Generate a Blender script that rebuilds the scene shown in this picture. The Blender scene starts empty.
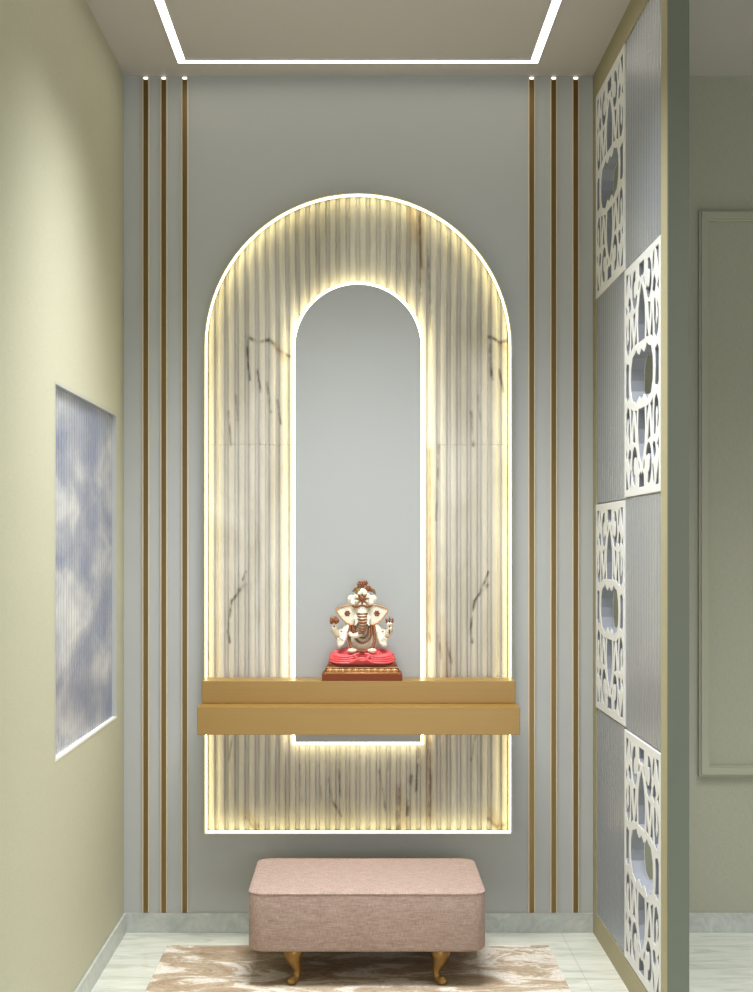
import bpy, bmesh, math, random
from math import pi, sin, cos, sqrt
from mathutils import Vector, Matrix

random.seed(7)
S = bpy.context.scene
C = S.collection

# ------------------------------------------------------------------ camera, world, light, exposure
PX = 317.0            # pixels per metre on the back wall (y = 0)
D = 4.5               # camera distance from the back wall
HC = 1.2208           # camera height
cam_d = bpy.data.cameras.new('camera')
cam = bpy.data.objects.new('camera', cam_d)
C.objects.link(cam)
cam.location = (0, -D, HC)
cam.rotation_euler = (pi / 2, 0, 0)
cam_d.sensor_fit = 'HORIZONTAL'
cam_d.sensor_width = 36
cam_d.lens = PX * D / 753 * 36
cam_d.shift_x = (376.5 - 358) / 753
cam_d.shift_y = (545 - 496) / 753
cam_d.clip_end = 60
S.camera = cam

W = bpy.data.worlds.new('world')
S.world = W
W.use_nodes = True
bg = W.node_tree.nodes['Background']
bg.inputs[0].default_value = (0.86, 0.93, 1.0, 1)
bg.inputs[1].default_value = 0.48

S.view_settings.view_transform = 'Standard'
S.view_settings.look = 'None'
S.view_settings.exposure = 0.0
S.view_settings.gamma = 1.0
S.view_settings.use_curve_mapping = False

al = bpy.data.lights.new('front_fill', 'AREA')  # added front fill, an unseen area light behind the camera
al.shape = 'RECTANGLE'
al.size = 2.6
al.size_y = 1.3
al.energy = 44
al.color = (0.93, 0.97, 1.0)
alo = bpy.data.objects.new('front_fill', al)
C.objects.link(alo)
alo.location = (0.4, -5.8, 0.7)
alo.rotation_euler = (pi / 2, 0, 0)

# unseen fill lights added at ceiling height, just out of the camera's view
def top_fill(name, x, y, sx, sy, watts, spread):
    d = bpy.data.lights.new(name, 'AREA')
    d.shape = 'RECTANGLE'
    d.size, d.size_y = sx, sy
    d.energy = watts
    d.spread = math.radians(spread)
    d.color = (0.97, 0.99, 1.0)
    o = bpy.data.objects.new(name, d)
    C.objects.link(o)
    o.location = (x, y, 2.68)
top_fill('alcove_top_fill', 0.0, -1.0, 0.8, 0.64, 30, 100)
top_fill('room_top_fill', 1.7, -1.6, 1.2, 1.2, 32, 98)

LED_WARM = (1.0, 0.88, 0.44)
LED_ARCH_STRENGTH = 8.0
LED_CORE_STRENGTH = 8.5
LED_CEIL_STRENGTH = 7.0

# ------------------------------------------------------------------ materials
def srgb(r, g, b):
    f = lambda c: (c / 255 / 12.92) if c / 255 <= 0.04045 else ((c / 255 + 0.055) / 1.055) ** 2.4
    return (f(r), f(g), f(b), 1)

def mat(name, col, rough=0.5, metal=0.0, spec=0.5):
    m = bpy.data.materials.new(name)
    m.use_nodes = True
    b = m.node_tree.nodes['Principled BSDF']
    b.inputs['Base Color'].default_value = col
    b.inputs['Roughness'].default_value = rough
    b.inputs['Metallic'].default_value = metal
    b.inputs['Specular IOR Level'].default_value = spec
    return m

def N(m, t, **kw):
    n = m.node_tree.nodes.new(t)
    for k, v in kw.items():
        setattr(n, k, v)
    return n

def L(m, a, b):
    m.node_tree.links.new(a, b)

def coords(m, scale=(1, 1, 1), rot=(0, 0, 0)):
    tc = N(m, 'ShaderNodeTexCoord')
    mp = N(m, 'ShaderNodeMapping')
    mp.inputs['Scale'].default_value = scale
    mp.inputs['Rotation'].default_value = rot
    L(m, tc.outputs['Object'], mp.inputs['Vector'])
    return mp.outputs['Vector']

def noise(m, vec, scale, detail=4, rough=0.5, dist=0.0):
    n = N(m, 'ShaderNodeTexNoise')
    n.inputs['Scale'].default_value = scale
    n.inputs['Detail'].default_value = detail
    n.inputs['Roughness'].default_value = rough
    n.inputs['Distortion'].default_value = dist
    L(m, vec, n.inputs['Vector'])
    return n.outputs['Fac']

def ramp(m, fac, stops):
    r = N(m, 'ShaderNodeValToRGB')
    e = r.color_ramp.elements
    while len(e) < len(stops):
        e.new(0.5)
    for i, (p, c) in enumerate(stops):
        e[i].position = p
        e[i].color = c
    L(m, fac, r.inputs['Fac'])
    return r.outputs['Color']

def bump(m, h, strength, dist=0.002):
    b = N(m, 'ShaderNodeBump')
    b.inputs['Strength'].default_value = strength
    b.inputs['Distance'].default_value = dist
    L(m, h, b.inputs['Height'])
    L(m, b.outputs['Normal'], m.node_tree.nodes['Principled BSDF'].inputs['Normal'])

def base(m, c):
    L(m, c, m.node_tree.nodes['Principled BSDF'].inputs['Base Color'])

def wallpaper(name, c1, c2, rough=0.7):
    m = mat(name, c1, rough, spec=0.25)
    v = coords(m, (1, 1, 1))
    v2 = coords(m, (60, 60, 500))
    v3 = coords(m, (500, 500, 40))
    a = noise(m, v2, 1.0, 2)
    b = noise(m, v3, 1.0, 2)
    mx = N(m, 'ShaderNodeMath', operation='ADD')
    L(m, a, mx.inputs[0]); L(m, b, mx.inputs[1])
    dv = N(m, 'ShaderNodeMath', operation='MULTIPLY')
    L(m, mx.outputs[0], dv.inputs[0]); dv.inputs[1].default_value = 0.5
    base(m, ramp(m, dv.outputs[0], [(0.3, c2), (0.7, c1)]))
    bump(m, dv.outputs[0], 0.35, 0.0012)
    return m

M = {}
M['cream'] = wallpaper('cream_wallpaper', srgb(194, 192, 170), srgb(182, 180, 156))
M['gold_cream'] = wallpaper('golden_cream_laminate', srgb(168, 160, 130), srgb(156, 148, 117))
M['grey'] = mat('grey_lacquer', srgb(178, 180, 178), 0.42, spec=0.4)
M['grey_panel'] = mat('grey_satin_panel', srgb(172, 174, 173), 0.4, spec=0.4)
M['ceiling'] = mat('ceiling_paint', srgb(190, 184, 178), 0.8, spec=0.2)
M['olive_wall'] = wallpaper('olive_wallpaper', srgb(174, 173, 156), srgb(160, 159, 142))
M['olive'] = mat('olive_paint', srgb(107, 112, 100), 0.6, spec=0.3)
M['moulding'] = mat('olive_moulding', srgb(166, 166, 146), 0.5)
M['white'] = mat('white_laminate', srgb(218, 219, 218), 0.45)
M['hole_shade'] = mat('lattice_hole_shade', srgb(130, 133, 142), 0.6)  # shade inside the white lattice's holes, painted as blue-grey
M['white_sill'] = mat('white_sill', srgb(236, 234, 226), 0.4)

# marble with vein mask from the mesh
m = M['marble'] = mat('veined_marble', srgb(205, 200, 190), 0.28)
v = coords(m, (1, 1, 0.35))
n1 = noise(m, v, 5, 5, 0.6, 0.6)
c1 = ramp(m, n1, [(0.35, srgb(172, 166, 154)), (0.65, srgb(202, 198, 190))])
at = N(m, 'ShaderNodeAttribute', attribute_name='vein')
n2 = noise(m, coords(m, (1, 1, 0.6)), 45, 3)
mr = N(m, 'ShaderNodeMapRange')
mr.inputs[1].default_value = 0.35; mr.inputs[2].default_value = 0.6
L(m, n2, mr.inputs[0])
mu = N(m, 'ShaderNodeMath', operation='MULTIPLY')
L(m, at.outputs['Fac'], mu.inputs[0]); L(m, mr.outputs[0], mu.inputs[1])
mx = N(m, 'ShaderNodeMix', data_type='RGBA')
L(m, mu.outputs[0], mx.inputs['Factor']); L(m, c1, mx.inputs[6])
mx.inputs[7].default_value = srgb(58, 42, 28)
at2 = N(m, 'ShaderNodeAttribute', attribute_name='tan')
mx2 = N(m, 'ShaderNodeMix', data_type='RGBA')
L(m, at2.outputs['Fac'], mx2.inputs['Factor']); L(m, mx.outputs[2], mx2.inputs[6])
mx2.inputs[7].default_value = srgb(160, 128, 84)
base(m, mx2.outputs[2])

# skirting stone
m = M['stone'] = mat('grey_skirting_stone', srgb(176, 182, 176), 0.3)
n1 = noise(m, coords(m, (1, 1, 1), (0.3, 0.5, 0.2)), 14, 6, 0.65, 1.5)
base(m, ramp(m, n1, [(0.35, srgb(170, 175, 169)), (0.6, srgb(192, 195, 189)), (0.75, srgb(208, 210, 204))]))

# floor tiles
m = M['floor'] = mat('pale_marble_tile', srgb(222, 222, 210), 0.16)
n1 = noise(m, coords(m, (1, 5, 1), (0, 0, 0.12)), 4, 7, 0.65, 1.2)
c1 = ramp(m, n1, [(0.32, srgb(186, 190, 176)), (0.5, srgb(214, 216, 204)), (0.7, srgb(228, 228, 217))])
br = N(m, 'ShaderNodeTexBrick', offset=0.0, squash=1.0)
br.inputs['Scale'].default_value = 1.0
br.inputs['Brick Width'].default_value = 0.8
br.inputs['Row Height'].default_value = 0.8
br.inputs['Mortar Size'].default_value = 0.0016
br.inputs['Color1'].default_value = (1, 1, 1, 1); br.inputs['Color2'].default_value = (1, 1, 1, 1)
br.inputs['Mortar'].default_value = (0.8, 0.81, 0.76, 1)
tc = N(m, 'ShaderNodeTexCoord'); mp = N(m, 'ShaderNodeMapping')
mp.inputs['Location'].default_value = (0.16, 0.35, 0)
L(m, tc.outputs['Object'], mp.inputs['Vector']); L(m, mp.outputs[0], br.inputs['Vector'])
mx = N(m, 'ShaderNodeMix', data_type='RGBA', blend_type='MULTIPLY')
mx.inputs['Factor'].default_value = 1
L(m, c1, mx.inputs[6]); L(m, br.outputs['Color'], mx.inputs[7])
base(m, mx.outputs[2])

# rug
m = M['rug'] = mat('mottled_rug', srgb(170, 152, 132), 0.85, spec=0.15)
v = coords(m, (1.0, 2.0, 1))
n1 = noise(m, v, 4.2, 9, 0.66, 1.0)
c1 = ramp(m, n1, [(0.30, srgb(136, 116, 92)), (0.44, srgb(176, 156, 132)), (0.52, srgb(192, 176, 154)),
                  (0.54, srgb(222, 212, 199)), (0.68, srgb(234, 227, 217))])
n2 = noise(m, coords(m, (1, 3, 1), (0, 0, 0.2)), 30, 7, 0.8, 3.0)
c2 = ramp(m, n2, [(0.38, (0.42, 0.39, 0.35, 1)), (0.52, (1, 1, 1, 1))])
mx = N(m, 'ShaderNodeMix', data_type='RGBA', blend_type='MULTIPLY')
mx.inputs['Factor'].default_value = 0.8
L(m, c1, mx.inputs[6]); L(m, c2, mx.inputs[7])
base(m, mx.outputs[2])
bump(m, n2, 0.4, 0.003)

# gold shelf
m = M['gold'] = mat('gold_laminate', srgb(176, 138, 70), 0.38, 0.15)
n1 = noise(m, coords(m, (1.5, 1.5, 60)), 3, 3)
base(m, ramp(m, n1, [(0.3, srgb(150, 117, 58)), (0.7, srgb(154, 121, 62))]))

M['bronze'] = mat('bronze_metal', srgb(116, 96, 60), 0.35, 0.85)
M['champagne'] = mat('champagne_edge', srgb(216, 200, 176), 0.4, 0.1)
M['brass'] = mat('antique_brass', srgb(136, 104, 56), 0.35, 0.7)
M['profile'] = mat('cream_profile', srgb(226, 218, 184), 0.4)

# ottoman fabric
m = M['fabric'] = mat('mauve_linen', srgb(200, 160, 150), 0.9, spec=0.12)
a = noise(m, coords(m, (30, 240, 240)), 1.6, 3, 0.6)
b = noise(m, coords(m, (300, 40, 40)), 1.6, 3, 0.6)
ad = N(m, 'ShaderNodeMath', operation='ADD'); L(m, a, ad.inputs[0]); L(m, b, ad.inputs[1])
hf = N(m, 'ShaderNodeMath', operation='MULTIPLY'); L(m, ad.outputs[0], hf.inputs[0]); hf.inputs[1].default_value = 0.5
base(m, ramp(m, hf.outputs[0], [(0.36, srgb(144, 122, 114)), (0.5, srgb(166, 144, 134)), (0.64, srgb(185, 164, 154))]))
bump(m, hf.outputs[0], 0.4, 0.0015)

# reeded glass: smoked bluish, strongly reflecting
def glassy(name, col, metal, rough):
    m = mat(name, col, rough, metal, 0.8)
    return m
M['glass'] = glassy('reeded_grey_glass', srgb(152, 157, 165), 0.3, 0.24)
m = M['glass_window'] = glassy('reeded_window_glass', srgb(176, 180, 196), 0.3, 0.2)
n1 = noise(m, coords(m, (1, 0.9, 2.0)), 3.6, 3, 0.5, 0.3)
base(m, ramp(m, n1, [(0.36, srgb(138, 146, 172)), (0.50, srgb(160, 165, 182)), (0.68, srgb(204, 205, 212))]))  # pale blobs: blurred lattice reflections painted into the glass colour

def emit(name, col, strength):
    m = bpy.data.materials.new(name)
    m.use_nodes = True
    nt = m.node_tree
    nt.nodes.remove(nt.nodes['Principled BSDF'])
    e = nt.nodes.new('ShaderNodeEmission')
    e.inputs[0].default_value = (*col, 1)
    e.inputs[1].default_value = strength
    nt.links.new(e.outputs[0], nt.nodes['Material Output'].inputs[0])
    return m
M['led_outer'] = emit('warm_led_outer', LED_WARM, LED_ARCH_STRENGTH)
M['led_inner'] = emit('warm_led_inner', (1.0, 0.89, 0.52), LED_CORE_STRENGTH)
M['led_ceiling'] = emit('white_led', (1.0, 0.93, 0.80), LED_CEIL_STRENGTH)
M['led_end'] = emit('white_led_end', (1.0, 0.95, 0.85), 3.0)

# statue
m = M['ivory'] = mat('ivory_paint', srgb(232, 222, 202), 0.35)
geo = N(m, 'ShaderNodeNewGeometry')
n1 = noise(m, coords(m), 320, 2)
base(m, ramp(m, n1, [(0.3, srgb(214, 200, 172)), (0.55, srgb(238, 230, 212))]))
M['red'] = mat('coral_red_paint', srgb(222, 84, 88), 0.4)
M['brown'] = mat('copper_brown_paint', srgb(132, 76, 42), 0.4, 0.1)
M['base_brown'] = mat('red_brown_base', srgb(116, 56, 22), 0.5, 0.0, 0.25)
M['relief'] = mat('gilt_relief', srgb(206, 156, 100), 0.4, 0.3)
M['leaf'] = mat('olive_leaf_paint', srgb(120, 96, 56), 0.45)

# ------------------------------------------------------------------ helpers
def box(bm, x0, x1, y0, y1, z0, z1, mi=0):
    vs = [bm.verts.new(p) for p in ((x0, y0, z0), (x1, y0, z0), (x1, y1, z0), (x0, y1, z0),
                                    (x0, y0, z1), (x1, y0, z1), (x1, y1, z1), (x0, y1, z1))]
    for f in ((3, 2, 1, 0), (4, 5, 6, 7), (0, 1, 5, 4), (1, 2, 6, 5), (2, 3, 7, 6), (3, 0, 4, 7)):
        fc = bm.faces.new([vs[i] for i in f])
        fc.material_index = mi

def link(name, me, mats, parent=None, smooth=False):
    o = bpy.data.objects.new(name, me)
    C.objects.link(o)
    for mm in (mats if isinstance(mats, (list, tuple)) else [mats]):
        me.materials.append(mm)
    if smooth:
        me.polygons.foreach_set('use_smooth', [True] * len(me.polygons))
    if parent:
        o.parent = parent
    return o

def obj(name, bm, mats, parent=None, smooth=False, bevel=0.0, seg=2):
    bmesh.ops.recalc_face_normals(bm, faces=bm.faces)
    me = bpy.data.meshes.new(name)
    bm.to_mesh(me)
    bm.free()
    o = link(name, me, mats, parent, smooth)
    if bevel:
        b = o.modifiers.new('bevel', 'BEVEL')
        b.width = bevel
        b.segments = seg
        b.limit_method = 'ANGLE'
        b.harden_normals = False
    return o

def struct(name, bm, mats, parent=None, **kw):
    o = obj(name, bm, mats, parent, **kw)
    if not parent:
        o['kind'] = 'structure'
    return o

def tag(o, label, cat, group=None):
    o['label'] = label
    o['category'] = cat
    if group:
        o['group'] = group
    return o

def thing(name, label, cat, loc=(0, 0, 0), group=None, rz=0):
    o = bpy.data.objects.new(name, None)
    o.empty_display_size = 0.05
    C.objects.link(o)
    o.location = loc
    o.rotation_euler = (0, 0, rz)
    return tag(o, label, cat, group)

def boxo(name, dims, mats, parent=None, **kw):
    bm = bmesh.new()
    box(bm, *dims)
    return obj(name, bm, mats, parent, **kw)

def dup(root, loc, label):
    r = root.copy()
    C.objects.link(r)
    r.location = loc
    r['label'] = label
    for ch in list(root.children):
        c = ch.copy()
        C.objects.link(c)
        c.parent = r
        for g in list(ch.children):
            d = g.copy()
            C.objects.link(d)
            d.parent = c
    return r

def arch(hw, zb, zs, n=48):
    """closed outline of an arch in x-z, anticlockwise from bottom right"""
    p = [(hw, zb), (hw, (zb + zs) / 2)]
    for i in range(n + 1):
        a = pi * i / n
        p.append((hw * cos(a), zs + hw * sin(a)))
    p += [(-hw, (zb + zs) / 2), (-hw, zb)]
    return p

def ring(bm, outer, inner, y0, y1):
    """solid ring between two outlines with the same count, from depth y0 to y1"""
    n = len(outer)
    rows = []
    for pts, y in ((outer, y0), (outer, y1), (inner, y1), (inner, y0)):
        rows.append([bm.verts.new((x, y, z)) for x, z in pts])
    for k in range(4):
        a, b = rows[k], rows[(k + 1) % 4]
        for i in range(n):
            j = (i + 1) % n
            bm.faces.new((a[i], a[j], b[j], b[i]))

def slab(bm, pts, y0, y1):
    a = [bm.verts.new((x, y0, z)) for x, z in pts]
    b = [bm.verts.new((x, y1, z)) for x, z in pts]
    bm.faces.new(a)
    bm.faces.new(b[::-1])
    n = len(pts)
    for i in range(n):
        j = (i + 1) % n
        bm.faces.new((a[i], b[i], b[j], a[j]))

def tube(bm, pts, radii, seg=10, flat=1.0):
    pts = [Vector(p) for p in pts]
    rings = []
    up = Vector((0, 1, 0))
    for i, p in enumerate(pts):
        t = (pts[min(i + 1, len(pts) - 1)] - pts[max(i - 1, 0)]).normalized()
        u = t.cross(up)
        if u.length < 1e-4:
            u = t.cross(Vector((1, 0, 0)))
        u.normalize()
        w = u.cross(t).normalized()
        r = radii[i] if hasattr(radii, '__len__') else radii
        rings.append([bm.verts.new(p + u * (r * cos(2 * pi * k / seg)) + w * (r * flat * sin(2 * pi * k / seg))) for k in range(seg)])
    for a, b in zip(rings, rings[1:]):
        for k in range(seg):
            j = (k + 1) % seg
            bm.faces.new((a[k], a[j], b[j], b[k]))
    bm.faces.new(rings[0][::-1])
    bm.faces.new(rings[-1])

def ball(bm, c, r, seg=16, rot=None):
    if not hasattr(r, '__len__'):
        r = (r, r, r)
    mtx = Matrix.Translation(c)
    if rot:
        mtx = mtx @ rot
    mtx = mtx @ Matrix.Diagonal((*r, 1))
    bmesh.ops.create_uvsphere(bm, u_segments=seg, v_segments=max(6, seg // 2), radius=1, matrix=mtx)

def smooth_path(pts, n=6):
    """Catmull-Rom through points (tuples of any length)"""
    out = []
    for i in range(len(pts) - 1):
        p0 = pts[max(i - 1, 0)]; p1 = pts[i]; p2 = pts[i + 1]; p3 = pts[min(i + 2, len(pts) - 1)]
        for k in range(n):
            t = k / n
            out.append(tuple(0.5 * ((2 * b) + (c - a) * t + (2 * a - 5 * b + 4 * c - d) * t * t + (3 * b - a - 3 * c + d) * t ** 3)
                             for a, b, c, d in zip(p0, p1, p2, p3)))
    out.append(tuple(pts[-1]))
    return out

# ------------------------------------------------------------------ the room shell
XL, XR = -0.738, 0.741        # alcove sides
XR2 = 0.785                   # far face of the partition
XE = 2.7                      # right side of the room beyond
ZT = 2.70
YB = -6.0
bm = bmesh.new(); box(bm, XL - 0.12, XE, YB, 0.12, -0.1, 0); struct('floor', bm, M['floor'])
bm = bmesh.new(); box(bm, XL - 0.12, XE, YB, 0.12, ZT, ZT + 0.1); struct('ceiling', bm, M['ceiling'])
bm = bmesh.new(); box(bm, XL - 0.12, XR + 0.02, 0, 0.12, 0, ZT); struct('wall_back', bm, M['grey'])
bm = bmesh.new(); box(bm, XR + 0.02, XE, 0, 0.12, 0, ZT); struct('wall_back_right', bm, M['olive_wall'])
bm = bmesh.new(); box(bm, XE, XE + 0.12, YB, 0.12, 0, ZT); struct('wall_far_right', bm, M['olive_wall'])

# left wall with the window opening
WY0, WY1, WZ0, WZ1 = -1.026, -0.140, 0.692, 1.620
bm = bmesh.new()
box(bm, XL - 0.12, XL, YB, WY0, 0, ZT)
box(bm, XL - 0.12, XL, WY1, 0, 0, ZT)
box(bm, XL - 0.12, XL, WY0, WY1, 0, WZ0)
box(bm, XL - 0.12, XL, WY0, WY1, WZ1, ZT)
struct('wall_left', bm, M['cream'])

def reeded(bm, u0, u1, z0, z1, face, back, n, depth, seg=8):
    """fluted sheet: ribs run vertically; rib crowns reach x = face, sheet ends at x = back"""
    s = 1 if back > face else -1
    prof = [(u0, back)]
    for i in range(n):
        for k in range(seg):
            t = k / seg
            u = u0 + (u1 - u0) * (i + t) / n
            prof.append((u, face + s * depth * (1 - sqrt(max(0, 1 - (2 * t - 1) ** 2 * 0.9)))))
    prof.append((u1, face + s * depth * (1 - sqrt(0.1))))
    prof.append((u1, back))
    a = [bm.verts.new((x, u, z0)) for u, x in prof]
    b = [bm.verts.new((x, u, z1)) for u, x in prof]
    bm.faces.new(a); bm.faces.new(b[::-1])
    for i in range(len(prof)):
        j = (i + 1) % len(prof)
        bm.faces.new((a[i], a[j], b[j], b[i]))

bm = bmesh.new()
t = 0.008
box(bm, XL - 0.06, XL + 0.001, WY0, WY1, WZ0, WZ0 + 0.006)
win = struct('window_1', bm, M['white_sill'])
bm = bmesh.new()
box(bm, XL - 0.06, XL + 0.0005, WY1 - 0.006, WY1, WZ0 + 0.006, WZ1 - 0.006)
box(bm, XL - 0.06, XL + 0.0005, WY0, WY0 + 0.006, WZ0 + 0.006, WZ1 - 0.006)
box(bm, XL - 0.06, XL + 0.0005, WY0, WY1, WZ1 - 0.006, WZ1)
obj('window_frame', bm, M['grey'], win)
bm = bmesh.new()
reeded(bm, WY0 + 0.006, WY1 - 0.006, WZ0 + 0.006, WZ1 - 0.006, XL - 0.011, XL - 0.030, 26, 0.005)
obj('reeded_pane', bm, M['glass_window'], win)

# skirting
bm = bmesh.new(); box(bm, XL, XR, -0.008, 0, 0, 0.061); struct('baseboard_back', bm, M['stone'], bevel=0.001)
bm = bmesh.new(); box(bm, XL, XL + 0.008, YB, -0.008, 0, 0.061); struct('baseboard_left', bm, M['stone'], bevel=0.001)
bm = bmesh.new(); box(bm, XR2, XE, -0.008, 0, 0, 0.061); struct('baseboard_right', bm, M['stone'], bevel=0.001)

# partition on the right: frame round the eight panels, olive end post
PY = [-0.058, -0.534, -1.010]                         # panel columns
PZ = [2.616, 1.985, 1.349, 0.713, 0.075]              # panel rows
YP = -1.088
bm = bmesh.new()
box(bm, XR, XR2, YP, 0, PZ[0], ZT)
box(bm, XR, XR2, YP, 0, 0, PZ[4])
box(bm, XR, XR2, PY[0], 0, PZ[4], PZ[0])
box(bm, XR, XR2, YP, PY[2], PZ[4], PZ[0])
struct('wall_right', bm, M['gold_cream'])
bm = bmesh.new(); box(bm, XR - 0.002, XR2 + 0.005, YP - 0.012, YP, 0, ZT); struct('trim_1', bm, M['olive'], bevel=0.001)

# raised wall moulding in the room beyond
bm = bmesh.new()
ox0, ox1, oz0, oz1 = 1.0726, 2.35, 0.4921, 2.2745
def rectring(bm, o, i, y0, y1):
    f = lambda a: [(a[0], a[2]), (a[1], a[2]), (a[1], a[3]), (a[0], a[3])]
    ring(bm, f(o), f(i), y0, y1)
rectring(bm, (ox0, ox1, oz0, oz1), (ox0 + 0.034, ox1 - 0.034, oz0 + 0.034, oz1 - 0.034), 0, -0.014)
rectring(bm, (ox0 + 0.006, ox1 - 0.006, oz0 + 0.006, oz1 - 0.006), (ox0 + 0.028, ox1 - 0.028, oz0 + 0.028, oz1 - 0.028), -0.014, -0.02)
struct('trim_2', bm, M['moulding'], bevel=0.002)

# ------------------------------------------------------------------ ceiling light: recessed linear loop
cl = thing('linear_ceiling_light', 'white glowing rectangular line of light set into the ceiling', 'ceiling light', (0, -0.135, ZT))
lx = 0.55
def frect(x0, x1, y0, y1):
    return [(x0, y0), (x1, y0), (x1, y1), (x0, y1)]
def flat_ring(bm, o, i, z0, z1):
    rows = []
    for pts, z in ((o, z0), (o, z1), (i, z1), (i, z0)):
        rows.append([bm.verts.new((x, y, z)) for x, y in pts])
    for k in range(4):
        a, b = rows[k], rows[(k + 1) % 4]
        for q in range(4):
            r = (q + 1) % 4
            bm.faces.new((a[q], a[r], b[r], b[q]))
bm = bmesh.new()
flat_ring(bm, frect(-lx, lx, -2.4, 0), frect(-lx + 0.024, lx - 0.024, -2.376, -0.024), -0.004, 0)
obj('diffuser', bm, M['led_ceiling'], cl)
bm = bmesh.new()
flat_ring(bm, frect(-lx - 0.003, lx + 0.003, -2.403, 0.003), frect(-lx, lx, -2.4, 0), -0.005, 0)
flat_ring(bm, frect(-lx + 0.024, lx - 0.024, -2.376, -0.024), frect(-lx + 0.026, lx - 0.026, -2.374, -0.026), -0.005, 0)
obj('channel', bm, M['white'], cl)

# ------------------------------------------------------------------ bronze strips on the back wall
def px(x):
    return (x - 358) / PX
strips = [
    (146, 'bronze strip outermost on the left, closest to the cream wall'),
    (164, 'bronze strip in the middle of the three left of the arch'),
    (185, 'bronze strip on the left side standing nearest the glowing arch'),
    (531.5, 'bronze strip on the right side standing nearest the glowing arch'),
    (553.5, 'bronze strip in the middle of the three right of the arch'),
    (575.5, 'bronze strip outermost on the right, closest to the white lattice wall')]
first = None
for x, lab in strips:
    loc = (px(x), -0.0004, 0.062)
    if first is None:
        first = thing('metal_strip', lab, 'wall strip', loc, 'vertical bronze strips on the back wall')
        zt = ZT - 0.062 - 0.004
        boxo('channel', (-0.0076, 0.0076, -0.003, 0, 0, zt), M['bronze'], first)
        for s in (-1, 1):
            a, b = sorted((s * 0.0076, s * 0.0108))
            boxo('edge', (a, b, -0.007, 0, 0, zt), M['champagne'], first)
        boxo('light_cap', (-0.0062, 0.0062, -0.006, -0.003, zt - 0.007, zt - 0.001), M['led_end'], first)
    else:
        dup(first, loc, lab)

# ------------------------------------------------------------------ the glowing arch
AZB, AZS, AHW = 0.3176, 1.8396, 0.481
arch_t = thing('arch_panel', 'tall arched panel of fluted veined marble with glowing warm border', 'wall panel', (0, -0.0006, 0))

# vein strokes in photo pixels: (points, half width px, strength)
veins = [
    ([(247, 337), (258, 343), (269, 340), (280, 351), (292, 358)], 1.6, 0.9),
    ([(247, 338), (248, 362), (250, 380)], 1.4, 0.9), ([(257, 370), (261, 392)], 1.3, 0.8),
    ([(267, 383), (271, 412)], 1.4, 0.8), ([(277, 400), (281, 424)], 1.2, 0.7),
    ([(229, 412), (231, 446)], 1.3, 0.7), ([(236, 395), (238, 420)], 1.2, 0.4),
    ([(419, 208), (421, 260), (421, 302)], 1.5, 0.85), ([(428, 250), (431, 330)], 1.4, 0.5),
    ([(246, 572), (238, 593), (232, 601), (228, 630), (230, 642)], 1.3, 0.95), ([(239, 590), (245, 585)], 2.2, 0.8),
    ([(439, 445), (436, 520)], 1.4, 0.5), ([(430, 450), (430, 560), (428, 640)], 1.3, 0.4),
    ([(429, 632), (431, 648)], 1.2, 0.6), ([(438, 635), (441, 657)], 1.4, 0.7), ([(447, 643), (451, 662)], 1.5, 0.8),
    ([(407, 446), (408, 448)], 1.0, 0.3),
    ([(246, 818), (254, 826), (262, 824)], 1.8, 0.9), ([(233, 735), (229, 760)], 1.2, 0.5),
    ([(328, 778), (332, 800), (341, 815)], 1.4, 0.8), ([(339, 770), (340, 795)], 1.3, 0.7),
    ([(318, 765), (322, 800)], 1.2, 0.4), ([(379, 770), (385, 808)], 1.3, 0.6),
    ([(399, 785), (398, 828)], 1.7, 0.9), ([(411, 775), (407, 815)], 1.8, 0.9), ([(419, 748), (416, 790)], 1.5, 0.8),
    ([(428, 738), (430, 780), (429, 815)], 1.8, 0.9), ([(207, 640), (209, 660)], 1.2, 0.5),
    ([(300, 765), (302, 800)], 1.2, 0.3), ([(390, 745), (388, 770)], 1.2, 0.4),
]
off = []
for pts, w, s in veins:
    if pts[0][0] < 265 and pts[0][0] > 226:
        off.append(([(x + 242, y) for x, y in pts], w, s))
veins += off
tans = [([(410, 205), (416, 240)], 5, 0.5), ([(430, 450), (430, 640)], 3.5, 0.45), ([(421, 215), (421, 280)], 2.5, 0.4),
        ([(440, 620), (446, 680)], 7, 0.3), ([(275, 345), (285, 360)], 3, 0.4), ([(427, 735), (429, 820)], 5, 0.4),
        ([(399, 790), (403, 830)], 6, 0.3), ([(212, 560), (215, 700)], 4, 0.2), ([(246, 812), (262, 832)], 5, 0.4),
        ([(489, 812), (504, 832)], 5, 0.4), ([(500, 345), (509, 352)], 3, 0.4)]
def to_segs(lst):
    out = []
    for pts, w, s in lst:
        for a, b in zip(pts, pts[1:]):
            out.append((px(a[0]), HC - (a[1] - 545) / PX, px(b[0]), HC - (b[1] - 545) / PX, w / PX, s))
    return out
SV, ST = to_segs(veins), to_segs(tans)
def field(segs, x, z):
    best = 0.0
    for ax, az, bx, bz, w, s in segs:
        if x < min(ax, bx) - 3 * w or x > max(ax, bx) + 3 * w or z < min(az, bz) - 3 * w or z > max(az, bz) + 3 * w:
            continue
        dx, dz = bx - ax, bz - az
        q = max(0, min(1, ((x - ax) * dx + (z - az) * dz) / (dx * dx + dz * dz + 1e-12)))
        d = sqrt((x - ax - q * dx) ** 2 + (z - az - q * dz) ** 2)
        vv = s * math.exp(-(d / w) ** 2)
        if vv > best:
            best = vv
    return best

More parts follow.
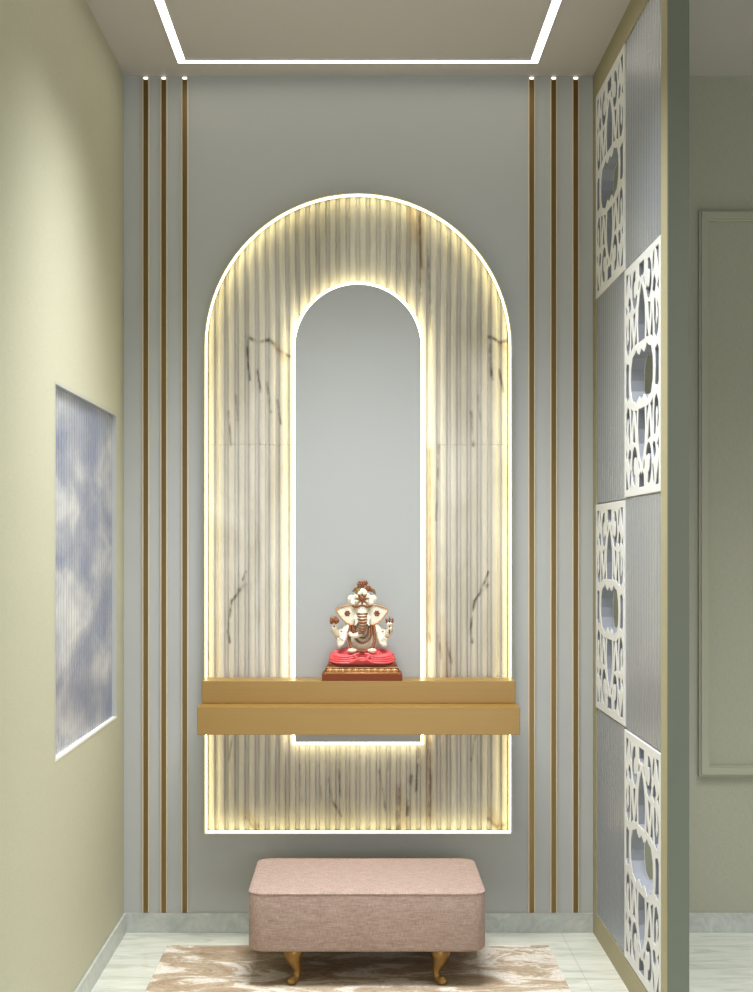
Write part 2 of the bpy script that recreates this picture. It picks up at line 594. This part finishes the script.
FL, PITCH = 30, 0.9532 / 30
def flute(x):
    ph = ((x + 0.4766) / PITCH) % 1.0
    # flat-topped reeds with rounded hollows between them
    u = abs(ph - 0.5) * 2                     # 0 on the slat centre, 1 in the middle of the groove
    q = max(0.0, min(1.0, (u - 0.50) / 0.20))
    return -0.0125 + 0.0085 * q * q * (3 - 2 * q) + 0.0015 * min(1.0, u / 0.5) ** 2
def marble(name, zlo, zhi_fn, rows):
    hw = AHW - 0.0044
    xs = [-hw + 2 * hw * i / (FL * 16) for i in range(FL * 16 + 1)]
    xs = [x for x in xs if zhi_fn(x) is not None and zhi_fn(x) > zlo + 1e-4]
    vs, fs, ve, ta = [], [], [], []
    for x in xs:
        zh = zhi_fn(x)
        for r in range(rows + 1):
            z = zlo + (zh - zlo) * r / rows
            vs.append((x, flute(x), z))
            ve.append(field(SV, x, z)); ta.append(field(ST, x, z))
    k = rows + 1
    for i in range(len(xs) - 1):
        for r in range(rows):
            fs.append((i * k + r, (i + 1) * k + r, (i + 1) * k + r + 1, i * k + r + 1))
    # back and rim so that the sheet has a thickness
    nb = len(vs)
    for x in xs:
        for z in (zlo, zhi_fn(x)):
            vs.append((x, 0, z)); ve.append(0); ta.append(0)
    n = len(xs)
    for i in range(n - 1):
        fs.append((nb + 2 * i, nb + 2 * i + 1, nb + 2 * i + 3, nb + 2 * i + 2))
        fs.append((i * k, nb + 2 * i, nb + 2 * i + 2, (i + 1) * k))
        fs.append((i * k + rows, (i + 1) * k + rows, nb + 2 * i + 3, nb + 2 * i + 1))
    me = bpy.data.meshes.new(name)
    me.from_pydata(vs, [], fs)
    for nm, dat in (('vein', ve), ('tan', ta)):
        a = me.attributes.new(nm, 'FLOAT', 'POINT')
        a.data.foreach_set('value', dat)
    me.update()
    return link(name, me, M['marble'], arch_t)
ZJ = 1.537
def top_fn(x):
    r = AHW - 0.004
    return AZS + sqrt(max(0, r * r - x * x))
marble('marble_slab', AZB + 0.004, lambda x: ZJ - 0.0003, 240)
marble('marble_slab', ZJ + 0.0003, top_fn, 180)

bm = bmesh.new()
ring(bm, arch(AHW, AZB, AZS), arch(AHW - 0.004, AZB + 0.004, AZS), 0, -0.0442)
obj('border_profile', bm, M['profile'], arch_t)
bm = bmesh.new()
ring(bm, arch(AHW - 0.0042, AZB + 0.0042, AZS), arch(AHW - 0.0072, AZB + 0.0072, AZS), -0.028, -0.0445)
obj('border_light', bm, M['led_outer'], arch_t)

# inner grey arch with its halo light
GHW, GZB, GZS = 0.1965, 0.606, 1.8375
inner = thing('niche_panel', 'plain grey arched panel with white halo light behind the statue', 'wall panel', (0, 0, 0))
bm = bmesh.new(); slab(bm, arch(GHW, GZB, GZS, 64), -0.042, -0.052)
obj('grey_panel', bm, M['grey_panel'], inner)
bm = bmesh.new()
ring(bm, arch(GHW + 0.0085, GZB - 0.0085, GZS, 64), arch(GHW - 0.01, GZB + 0.01, GZS, 64), -0.028, -0.0418)
obj('halo_light', bm, M['led_inner'], inner)
bm = bmesh.new(); slab(bm, arch(GHW - 0.011, GZB + 0.011, GZS, 64), -0.0175, -0.0415)
obj('backing_board', bm, M['grey_panel'], inner)

# ------------------------------------------------------------------ two-tier gold shelf
sh = thing('wall_shelf', 'two-stepped gold wall shelf across the glowing arch, carrying the statue', 'shelf', (0.002, 0, 0.6568))
z0 = 0.6568
boxo('lower_tier', (-0.4795, 0.4795, -0.265, -0.0525, 0, 0.740 - z0), M['gold'], sh, bevel=0.0015)
boxo('upper_tier', (-0.4755, 0.4755, -0.175, -0.0525, 0.7402 - z0, 0.8085 - z0), M['gold'], sh, bevel=0.0015)

# ------------------------------------------------------------------ partition infill: carved lattice and reeded glass
def bez_holes():
    """hole outlines of one quarter, in metres from the panel centre; mirrored below"""
    H = []
    # small parts of one quadrant
    def ell(cx, cy, rx, ry, rot=0, n=18):
        c, s = cos(rot), sin(rot)
        return [(cx + rx * cos(a) * c - ry * sin(a) * s, cy + rx * cos(a) * s + ry * sin(a) * c)
                for a in (2 * pi * i / n for i in range(n))]
    def crescent(cx, cy, rx, ry, k=0.55, a0=-2.2, a1=2.2, flip=1, n=14):
        o = [(cx + flip * rx * cos(a), cy + ry * sin(a)) for a in (a0 + (a1 - a0) * i / n for i in range(n + 1))]
        i_ = [(cx + flip * (rx * k * cos(a) - rx * 0.12), cy + ry * k * sin(a)) for a in (a1 + (a0 - a1) * i / n for i in range(n + 1))]
        return o + i_
    quad = [
        crescent(0.092, 0.238, 0.040, 0.054, 0.42, -2.7, 1.9, 1),
        ell(0.152, 0.270, 0.011, 0.030, -0.35),
        [(0.178, 0.299), (0.218, 0.299), (0.218, 0.228)],
        ell(0.034, 0.240, 0.008, 0.016, 0.5),
        [(0.060, 0.090), (0.096, 0.086), (0.078, 0.112), (0.064, 0.172)],
        [(0.080, 0.180), (0.118, 0.172), (0.112, 0.140), (0.104, 0.114), (0.092, 0.136)],
        [(0.112, 0.088), (0.148, 0.074), (0.146, 0.112), (0.136, 0.168), (0.126, 0.126)],
        [(0.158, 0.170), (0.156, 0.120), (0.166, 0.080), (0.190, 0.068), (0.214, 0.090), (0.219, 0.132), (0.206, 0.166), (0.196, 0.152),
         (0.203, 0.122), (0.192, 0.104), (0.182, 0.116), (0.186, 0.146), (0.176, 0.176)],
        [(0.220, 0.222), (0.220, 0.178), (0.194, 0.198)],
        [(0.148, 0.222), (0.170, 0.234), (0.186, 0.212), (0.174, 0.190), (0.156, 0.186), (0.140, 0.196)],
    ]
    for q in quad:
        for sx in (-1, 1):
            for sy in (-1, 1):
                H.append([(x * sx, y * sy) for x, y in q])
    # lancets above and below, small hexagons at top and bottom
    lan = [(-0.044, 0.088), (0.044, 0.088), (0.050, 0.14), (0.044, 0.180), (0.026, 0.215), (0, 0.243), (-0.026, 0.215), (-0.044, 0.180), (-0.050, 0.14)]
    hx = [(-0.034, 0.266), (-0.014, 0.254), (0, 0.262), (0.014, 0.254), (0.034, 0.266), (0.036, 0.298), (-0.036, 0.298)]
    for sy in (-1, 1):
        H.append([(x, y * sy) for x, y in lan])
        H.append([(x, y * sy) for x, y in hx])
    # wide cusped opening at the centre
    cen = []
    up = [(0.150, 0.0), (0.146, 0.030), (0.124, 0.060), (0.092, 0.066), (0.070, 0.076), (0.052, 0.062), (0.030, 0.056), (0, 0.070)]
    cen = up + [(-x, y) for x, y in up[-2::-1]]
    cen += [(-x, -y) for x, y in up[1:]] + [(x, -y) for x, y in up[-2:0:-1]]
    H.append(cen)
    # side half-lenses
    for s in (-1, 1):
        H.append([(s * 0.170, -0.046), (s * 0.176, 0), (s * 0.170, 0.046), (s * 0.205, 0.054), (s * 0.219, 0.04), (s * 0.219, -0.04), (s * 0.205, -0.054)])
    return H

def jali_mesh(w, h, th):
    cu = bpy.data.curves.new('jali', 'CURVE')
    cu.dimensions = '2D'
    cu.fill_mode = 'BOTH'
    cu.extrude = th / 2
    cu.bevel_depth = 0.0012
    cu.bevel_resolution = 0
    def add(pts):
        sp = cu.splines.new('POLY')
        sp.points.add(len(pts) - 1)
        for p, q in zip(sp.points, pts):
            p.co = (q[0], q[1], 0, 1)
        sp.use_cyclic_u = True
    e = 0.0014
    add([(-w / 2 + e, -h / 2 + e), (w / 2 - e, -h / 2 + e), (w / 2 - e, h / 2 - e), (-w / 2 + e, h / 2 - e)])
    kx, ky = w / 0.48, h / 0.636
    for hh in bez_holes():
        add([(x * kx, y * ky) for x, y in hh])
    o = bpy.data.objects.new('tmp_jali', cu)
    C.objects.link(o)
    dg = bpy.context.evaluated_depsgraph_get()
    dg.update()
    me = bpy.data.meshes.new_from_object(o.evaluated_get(dg))
    bpy.data.objects.remove(o)
    bpy.data.curves.remove(cu)
    # stand it up in the y-z plane: curve x -> -y (towards the camera), curve y -> z, curve z -> x
    me.transform(Matrix(((0, 0, 1, 0), (-1, 0, 0, 0), (0, 1, 0, 0), (0, 0, 0, 1))))
    me.name = 'carved_lattice'
    me.polygons.foreach_set('use_smooth', [False] * len(me.polygons))
    me.materials.clear()
    me.materials.append(M['white'])
    me.materials.append(M['hole_shade'])
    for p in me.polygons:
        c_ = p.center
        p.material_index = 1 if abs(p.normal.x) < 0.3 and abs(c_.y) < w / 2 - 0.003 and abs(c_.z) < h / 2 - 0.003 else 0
    return me

JT = 0.036
labels_j = {
    (0, 0): 'white carved lattice panel just under the ceiling, beside the back wall',
    (1, 1): 'white carved lattice panel at mid height beside the olive end post',
    (0, 2): 'white carved lattice panel beside the back wall, level with the gold shelf and statue',
    (1, 3): 'white carved lattice panel at floor level beside the olive end post'}
labels_g = {
    (1, 0): 'grey reeded glass pane at the top beside the olive post, reaching the ceiling rail',
    (0, 1): 'reeded glass pane by the back wall between its two lattice panels',
    (1, 2): 'blue-grey reeded glass pane beside the olive post, between two lattice panels',
    (0, 3): 'reeded glass pane at floor level against the back wall corner'}
jme = None
gl0 = None
for c in range(2):
    for r in range(4):
        y1, y0 = PY[c], PY[c + 1]
        zt, zb = PZ[r], PZ[r + 1]
        cy = (y0 + y1) / 2
        w, h = y1 - y0, zt - zb
        if (c, r) in labels_j:
            if jme is None:
                jme = jali_mesh(w - 0.001, h - 0.001, JT)
            o = bpy.data.objects.new('lattice_panel', jme)
            C.objects.link(o)
            o.location = (XR + 0.0005 + JT / 2, cy, (zt + zb) / 2)
            tag(o, labels_j[(c, r)], 'lattice panel', 'carved lattice panels in the right partition')
        else:
            bm = bmesh.new()
            reeded(bm, -w / 2 + 0.001, w / 2 - 0.001, -h / 2 + 0.001, h / 2 - 0.001, 0, 0.012, 14, 0.004)
            o = obj('reeded_glass_panel', bm, M['glass'])
            o.location = (XR + 0.002, cy, (zt + zb) / 2)
            tag(o, labels_g[(c, r)], 'glass panel', 'reeded glass panes in the right partition')

# ------------------------------------------------------------------ rug
bm = bmesh.new()
box(bm, -0.58, 0.58, -0.95, 0, 0, 0.006)
rug = obj('rug', bm, M['rug'], bevel=0.002)
rug.location = (0.0, -0.168, 0)
tag(rug, 'flat beige and brown mottled rug under the pink ottoman', 'rug')

# ------------------------------------------------------------------ ottoman
OX, OY = 0.0247, -0.37
ot = thing('ottoman', 'low rectangular mauve pink fabric ottoman on curved brass legs, below the shelf', 'ottoman', (OX, OY, 0.0064))
def rrect(hx, hy, r, n=8):
    p = []
    for cx, cy, a0 in ((hx - r, hy - r, 0), (-hx + r, hy - r, pi / 2), (-hx + r, -hy + r, pi), (hx - r, -hy + r, 3 * pi / 2)):
        for i in range(n + 1):
            a = a0 + pi / 2 * i / n
            p.append((cx + r * cos(a), cy + r * sin(a)))
    return p
def loft(bm, loops):
    rows = [[bm.verts.new((x, y, z)) for x, y in pts] for pts, z in loops]
    n = len(rows[0])
    for a, b in zip(rows, rows[1:]):
        for i in range(n):
            j = (i + 1) % n
            bm.faces.new((a[i], a[j], b[j], b[i]))
    bm.faces.new(rows[0][::-1]); bm.faces.new(rows[-1])
HX, HY, RR = 0.327, 0.22, 0.042
zb_, zt_ = 0.097, 0.261
bm = bmesh.new()
loops = []
for k in range(5):
    a = pi / 2 * k / 4
    q = 0.012 * (1 - sin(a))
    loops.append((rrect(HX - q, HY - q, RR), zb_ + 0.012 * (1 - cos(a))))
for k in range(5):
    a = pi / 2 * k / 4
    q = 0.009 * (1 - cos(a))
    loops.append((rrect(HX - q, HY - q, RR), zt_ - 0.009 * (1 - sin(a))))
for q in (0.05, 0.10, 0.16):
    loops.append((rrect(HX - q, HY - q, max(0.02, RR - q * 0.2)), zt_ + 0.003 * q / 0.16))
loft(bm, loops)
obj('upholstered_body', bm, M['fabric'], ot, smooth=True)
bm = bmesh.new()
pp = [(x, y, zt_ - 0.0042) for x, y in rrect(HX - 0.0015, HY - 0.0015, RR)]
seg = 6
rows = []
for i, p in enumerate(pp):
    a, b = Vector(pp[i - 1]), Vector(pp[(i + 1) % len(pp)])
    tt = (b - a).normalized(); u = tt.cross(Vector((0, 0, 1)))
    rows.append([bm.verts.new(Vector(p) + (u * cos(2 * pi * k / seg) + Vector((0, 0, 1)) * sin(2 * pi * k / seg)) * 0.0028) for k in range(seg)])
for i in range(len(rows)):
    a, b = rows[i], rows[(i + 1) % len(rows)]
    for k in range(seg):
        j = (k + 1) % seg
        bm.faces.new((a[k], a[j], b[j], b[k]))
obj('piping', bm, M['fabric'], ot, smooth=True)
for sx in (-1, 1):
    for sy in (-1, 1):
        bm = bmesh.new()
        path = [(0.000, 0.098, 0.0265), (0.003, 0.086, 0.0270), (0.002, 0.072, 0.0225), (-0.003, 0.054, 0.0160), (-0.007, 0.038, 0.0115),
                (-0.006, 0.024, 0.0105), (-0.001, 0.0150, 0.0120), (0.008, 0.0125, 0.0120), (0.019, 0.0080, 0.0070)]
        sm = smooth_path(path, 5)
        bx, by = sx * 0.2, (-0.185 if sy < 0 else 0.062)
        tube(bm, [(bx + sx * o_ , by + sy * o_ * 0.55, z) for o_, z, r in sm], [r for o_, z, r in sm], 12, 0.9)
        ball(bm, (bx + sx * 0.008, by + sy * 0.004, 0.0062), (0.0145, 0.012, 0.0062))
        lg = obj('leg', bm, M['brass'], ot, smooth=True)

# ------------------------------------------------------------------ statue (centimetres, scaled)
st = thing('deity_statue', 'small seated elephant-headed deity statue in cream, red and brown on the gold shelf', 'statue', (0.0125, -0.1185, 0.8085))
cm = 0.01
def bake(name, bm, mats, parent, voxel=None, sm=2, smooth=True):
    for v_ in bm.verts:
        v_.co *= cm
    o = obj(name, bm, mats, parent, smooth=False)
    if voxel:
        r = o.modifiers.new('remesh', 'REMESH'); r.mode = 'VOXEL'; r.voxel_size = voxel; r.use_smooth_shade = True
        if sm:
            s_ = o.modifiers.new('smooth', 'SMOOTH'); s_.factor = 0.5; s_.iterations = sm
        dg = bpy.context.evaluated_depsgraph_get(); dg.update()
        me = bpy.data.meshes.new_from_object(o.evaluated_get(dg))
        o.modifiers.clear()
        o.data = me
        me.polygons.foreach_set('use_smooth', [True] * len(me.polygons))
    elif smooth:
        o.data.polygons.foreach_set('use_smooth', [True] * len(o.data.polygons))
    return o

# pedestal
bm = bmesh.new()
def rect(hx, hy): return [(-hx, -hy), (hx, -hy), (hx, hy), (-hx, hy)]
loft(bm, [(rect(12.2, 5.6), 0), (rect(12.2, 5.6), 2.0), (rect(11.6, 5.3), 2.25), (rect(10.9, 4.9), 4.0), (rect(10.5, 4.7), 4.3), (rect(10.5, 4.7), 4.9)])
ped = bake('pedestal', bm, M['base_brown'], st, smooth=False)
bm = bmesh.new()
for i in range(-5, 6):
    cx = i * 1.95
    zc = 3.1
    ty = -5.12
    ball(bm, (cx, ty, zc), (0.62, 0.35, 0.6), 12)
    for s in (-1, 1):
        tube(bm, [(cx + s * 0.4, ty, zc + 0.5), (cx + s * 0.95, ty - 0.05, zc + 0.1), (cx + s * 0.55, ty - 0.1, zc - 0.6)], [0.16, 0.2, 0.14], 6)
tube(bm, [(-10.9, -5.0, 3.95), (10.9, -5.0, 3.95)], 0.2, 6)
tube(bm, [(-11.4, -5.3, 2.35), (11.4, -5.3, 2.35)], 0.2, 6)
bake('relief_band', bm, M['relief'], ped)

# folded legs in a red cloth
bm = bmesh.new()
for s in (-1, 1):
    tube(bm, smooth_path([(s * 2.2, 1.0, 7.6), (s * 6.2, -1.2, 7.5), (s * 8.3, -2.4, 6.9), (s * 6.8, -3.8, 6.5), (s * 1.6, -4.3, 6.2), (-s * 2.0, -4.2, 6.0)], 5),
         [2.0 + 0.0 * i for i in range(4)] + [2.0] * 30, 14) if False else None
    pth = smooth_path([(s * 1.8, 1.2, 7.4, 2.5), (s * 5.6, -0.6, 7.3, 2.35), (s * 8.1, -2.0, 6.9, 2.0), (s * 6.6, -3.3, 6.5, 1.7), (s * 2.6, -3.8, 6.2, 1.5), (-s * 1.6, -3.6, 6.0, 1.2)], 5)
    tube(bm, [p[:3] for p in pth], [p[3] for p in pth], 14)
ball(bm, (0, 0.8, 6.6), (7.0, 3.6, 2.0), 18)
ball(bm, (0, -0.2, 5.7), (9.6, 4.3, 1.0), 18)
dh = bake('red_cloth', bm, M['red'], st, 0.0022, 3)
bm = bmesh.new()
for s in (-1, 1):
    for k in range(4):
        q = k / 3
        tube(bm, smooth_path([(s * (0.8 + q), -5.0, 8.4 - 0.9 * k), (s * (4.2 + q * 0.6), -5.55, 7.3 - 0.62 * k), (s * (7.2 + q * 0.8), -4.85, 7.3 - 0.6 * k), (s * (9.5 + q * 0.5), -2.6, 8.0 - 0.62 * k)], 5), 0.36, 8)
tube(bm, smooth_path([(-3.8, -5.6, 5.5), (0, -5.8, 6.9), (3.4, -5.6, 5.4)], 5), 0.45, 8)
tube(bm, smooth_path([(-2.8, -5.4, 8.0), (0, -5.9, 6.1), (2.8, -5.4, 7.9)], 5), 0.4, 8)
bake('cloth_folds', bm, M['red'], dh)

# body, head, trunk and four arms as one continuous figure
bm = bmesh.new()
ball(bm, (0, 0, 11.3), (4.6, 3.7, 3.7), 20)            # belly
ball(bm, (0, 0.4, 14.6), (4.7, 2.7, 3.0), 18)            # chest
ball(bm, (0, -0.6, 20.0), (2.4, 2.7, 3.6), 18)           # head
ball(bm, (0, -1.4, 21.8), (2.3, 2.0, 1.7), 16)           # brow
for s in (-1, 1):
    ball(bm, (s * 1.7, -2.1, 18.6), (1.1, 1.1, 1.3), 12)   # cheeks
    tube(bm, [(s * 1.5, -2.6, 18.0), (s * 2.1, -3.9, 16.7)], [0.5, 0.25], 8)  # tusks
tr = smooth_path([(0, -2.4, 20.6, 1.5), (0.1, -3.5, 18.6, 1.3), (0.2, -4.2, 16.4, 1.1), (-0.4, -4.6, 14.6, 0.95), (-2.0, -4.7, 13.6, 0.8), (-3.4, -4.5, 13.9, 0.65), (-3.9, -4.3, 14.7, 0.55)], 5)
tube(bm, [p[:3] for p in tr], [p[3] for p in tr], 12)
def limb(pts):
    q = smooth_path(pts, 5)
    tube(bm, [p[:3] for p in q], [p[3] for p in q], 12)
for s in (-1, 1):
    # rear raised arms
    limb([(s * 3.6, 0.8, 16.0, 1.5), (s * 5.8, 0.9, 14.6, 1.25), (s * 7.6, 0.2, 13.6, 1.1), (s * 8.4, -0.8, 15.2, 0.95), (s * 8.5, -1.2, 16.2, 0.8)])
    # front arms resting over the knees
    limb([(s * 3.7, -0.2, 16.0, 1.6), (s * 5.3, -1.0, 14.0, 1.4), (s * 5.9, -2.2, 12.2, 1.2), (s * 6.6, -3.6, 11.2, 0.95)])
    ball(bm, (s * 6.7, -4.0, 11.0), (1.0, 0.7, 1.0), 12)
    for k in range(4):                                     # fingers, hand raised
        fx = s * (6.7 + (k - 1.5) * 0.48)
        tube(bm, [(fx, -4.2, 11.5), (fx, -4.4, 12.4 + (0.3 if k in (1, 2) else 0)), (fx, -4.7, 12.9 + (0.35 if k in (1, 2) else 0))], [0.3, 0.27, 0.2], 7)
        gx = s * (8.4 + (k - 1.5) * 0.44)
        tube(bm, [(gx, -1.4, 16.4), (gx, -1.9, 17.1), (gx, -1.6, 17.6)], [0.3, 0.26, 0.2], 7)
    tube(bm, [(s * 6.1, -4.1, 10.8), (s * 5.4, -4.6, 11.6)], [0.35, 0.24], 7)   # thumbs
    tube(bm, [(s * 7.8, -1.4, 16.0), (s * 7.5, -2.0, 16.9)], [0.32, 0.22], 7)
    # feet showing at the front of the lap
    ball(bm, (s * 3.0, -4.9, 9.2), (1.5, 0.8, 0.7), 12)
body = bake('body', bm, M['ivory'], st, 0.0016, 2)

# ears, each a fan with a rim and a painted flower
for s in (-1, 1):
    bm = bmesh.new()
    outl = smooth_path([(s * 1.6, 20.5), (s * 3.0, 22.7), (s * 5.4, 22.5), (s * 7.9, 21.5), (s * 6.9, 19.6), (s * 5.2, 17.7), (s * 3.6, 16.9), (s * 1.9, 16.1), (s * 1.5, 18.4), (s * 1.6, 20.5)], 5)[:-1]
    slab(bm, outl, -1.5, -0.7)
    for v_ in bm.verts:
        v_.co.y += 0.10 * (abs(v_.co.x) - 2) 
    e = bake('ear', bm, M['ivory'], st, 0.0014, 2)
    bm = bmesh.new()
    oy = lambda x: -1.62 + 0.10 * (abs(x) - 2)
    rim = [(x, oy(x), z) for x, z in outl] ; rim.append(rim[0])
    tube(bm, rim, 0.2, 6)
    bake('ear_rim', bm, M['relief'], e)
    bm = bmesh.new()
    fx, fz = s * 4.5, 20.3
    for k in range(6):
        a = pi / 3 * k
        ball(bm, (fx + 0.62 * cos(a), oy(fx) + 0.05, fz + 0.62 * sin(a)), (0.34, 0.2, 0.34), 8)
    ball(bm, (fx, oy(fx), fz), (0.28, 0.25, 0.28), 8)
    bake('ear_flower', bm, M['brown'], e)

# trunk bands, eyes and brow mark
bm = bmesh.new()
for p in tr[1:17:2]:
    tube(bm, [(p[0] - p[3] * 0.95, p[1] - 0.3, p[2]), (p[0] - p[3] * 0.55, p[1] - p[3] * 0.92, p[2] - 0.12), (p[0], p[1] - p[3] * 1.08, p[2] - 0.15),
              (p[0] + p[3] * 0.55, p[1] - p[3] * 0.92, p[2] - 0.12), (p[0] + p[3] * 0.95, p[1] - 0.3, p[2])], 0.3, 6)
bake('trunk_bands', bm, M['brown'], body)
for s in (-1, 1):
    bm = bmesh.new()
    ball(bm, (s * 1.45, -3.0, 20.2), (0.42, 0.2, 0.26), 10)
    bake('eye', bm, M['brown'], body)

# crown: bulging ivory petals, brown medallion, roses and leaves on top
bm = bmesh.new()
ball(bm, (0, -0.6, 24.6), (3.0, 2.4, 2.6), 18)
for s in (-1, 1):
    ball(bm, (s * 3.3, -0.8, 24.6), (1.3, 1.2, 1.4), 12)
    ball(bm, (s * 2.4, -1.6, 23.4), (1.2, 1.1, 0.9), 12)
ball(bm, (0, -0.4, 27.0), (1.9, 1.6, 1.2), 14)
for k in range(8):
    a = pi / 4 * k + pi / 8
    ball(bm, (1.75 * cos(a), -2.6, 24.8 + 1.75 * sin(a)), (0.75, 0.55, 0.75), 10)
cr = bake('crown', bm, M['ivory'], st, 0.0015, 1)
bm = bmesh.new()
ball(bm, (0, -3.1, 24.8), (0.9, 0.5, 0.9), 12)
for k in range(8):
    a = pi / 4 * k
    tube(bm, [(0.9 * cos(a), -3.1, 24.8 + 0.9 * sin(a)), (2.1 * cos(a), -2.95, 24.8 + 2.1 * sin(a))], [0.24, 0.12], 6)
tube(bm, smooth_path([(-3.0, -2.0, 22.6), (-1.5, -3.0, 22.3), (0, -3.3, 22.9), (1.5, -3.0, 22.3), (3.0, -2.0, 22.6)], 4), 0.26, 6)
bake('medallion', bm, M['brown'], cr)
def rose(name, c, r, parent):
    bm = bmesh.new()
    ball(bm, c, r * 0.62, 10)
    for k in range(6):
        a = pi / 3 * k
        ball(bm, (c[0] + r * 0.6 * cos(a), c[1] - r * 0.15, c[2] + r * 0.55 * sin(a)), (r * 0.5, r * 0.42, r * 0.42), 8)
    ball(bm, (c[0], c[1] - r * 0.55, c[2]), r * 0.3, 8)
    return bake(name, bm, M['brown'], parent)
rose('rose', (-0.2, -0.8, 29.2), 1.25, cr)
rose('rose', (1.9, -0.9, 27.9), 1.05, cr)
rose('rose', (0.9, -0.9, 29.6), 0.9, cr)
for pts in ([(-0.6, -0.6, 28.2), (-1.9, -0.8, 27.8), (-2.9, -0.9, 26.8)], [(2.4, -0.6, 27.6), (3.4, -0.8, 27.2), (4.1, -0.9, 26.2)], [(-0.5, -1.4, 28.0), (-1.4, -1.8, 27.0), (-2.0, -2.0, 26.2)]):
    bm = bmesh.new()
    tube(bm, smooth_path(pts, 4), [0.2, 0.4, 0.55, 0.62, 0.6, 0.5, 0.4, 0.25, 0.1], 8, 0.4)
    bake('leaf', bm, M['leaf'], cr)

# garlands of brown beads on the chest and down both sides
def beads(name, path, r, n, mm):
    q = smooth_path(path, 24)
    bm = bmesh.new()
    d = [0.0]
    for a, b in zip(q, q[1:]):
        d.append(d[-1] + (Vector(a) - Vector(b)).length)
    for i in range(n):
        tt = d[-1] * i / (n - 1)
        k = min(range(len(d)), key=lambda j: abs(d[j] - tt))
        ball(bm, q[k], r, 8)
    return bake(name, bm, mm, st)
beads('necklace', [(-2.9, -2.3, 16.6), (-2.5, -3.7, 13.6), (-1.2, -4.1, 11.9), (0.2, -4.2, 11.4), (1.6, -4.1, 12.0), (2.6, -3.7, 13.6), (2.9, -2.3, 16.6)], 0.40, 24, M['brown'])
beads('necklace', [(-2.2, -2.6, 16.4), (-1.7, -3.5, 14.6), (-0.6, -4.0, 13.2), (0.8, -4.0, 13.0), (1.8, -3.5, 14.6), (2.2, -2.6, 16.4)], 0.34, 18, M['brown'])
beads('garland', [(-3.6, -2.0, 16.4), (-3.9, -3.2, 13.4), (-3.6, -4.0, 11.0), (-2.6, -4.5, 9.4), (0, -4.9, 8.9), (2.6, -4.5, 9.4), (3.6, -4.0, 11.0), (3.9, -3.2, 13.4), (3.6, -2.0, 16.4)], 0.52, 36, M['brown'])
for s in (-1, 1):
    for c, rr in (((s * 8.2, 0.0, 14.4), 1.15), ((s * 6.4, -3.2, 11.6), 1.15), ((s * 5.0, -0.8, 14.5), 1.5)):
        bm = bmesh.new()
        cp = [(c[0] + rr * cos(2 * pi * k / 16), c[1] + rr * sin(2 * pi * k / 16) * 0.8, c[2] + 0.3 * cos(2 * pi * k / 16) * s) for k in range(17)]
        tube(bm, cp, 0.26, 6)
        bake('bangle', bm, M['relief'], st)
# lotus in the raised hand on one side, trident tips in the other
bm = bmesh.new()
tube(bm, [(-8.5, -1.6, 15.4), (-8.5, -1.6, 17.4)], 0.25, 6)
for k in range(7):
    a = 2 * pi * k / 7
    ball(bm, (-8.5 + 0.85 * cos(a), -1.6 + 0.6 * sin(a), 18.1 + 0.3 * sin(3 * a)), (0.65, 0.5, 0.85), 8)
ball(bm, (-8.3, -1.6, 18.8), (0.7, 0.6, 0.7), 8)
bake('lotus', bm, M['brown'], st)
bm = bmesh.new()
tube(bm, [(8.4, -1.6, 14.0), (8.4, -1.6, 17.4)], 0.25, 6)
tube(bm, smooth_path([(7.5, -1.6, 18.9), (7.6, -1.6, 17.6), (8.4, -1.6, 17.2), (9.2, -1.6, 17.6), (9.3, -1.6, 18.9)], 4), [0.08] + [0.32] * 15 + [0.08], 6)
tube(bm, [(8.4, -1.6, 17.2), (8.4, -1.6, 18.6), (8.4, -1.6, 19.5)], [0.3, 0.34, 0.05], 6)
bake('trident', bm, M['brown'], st)
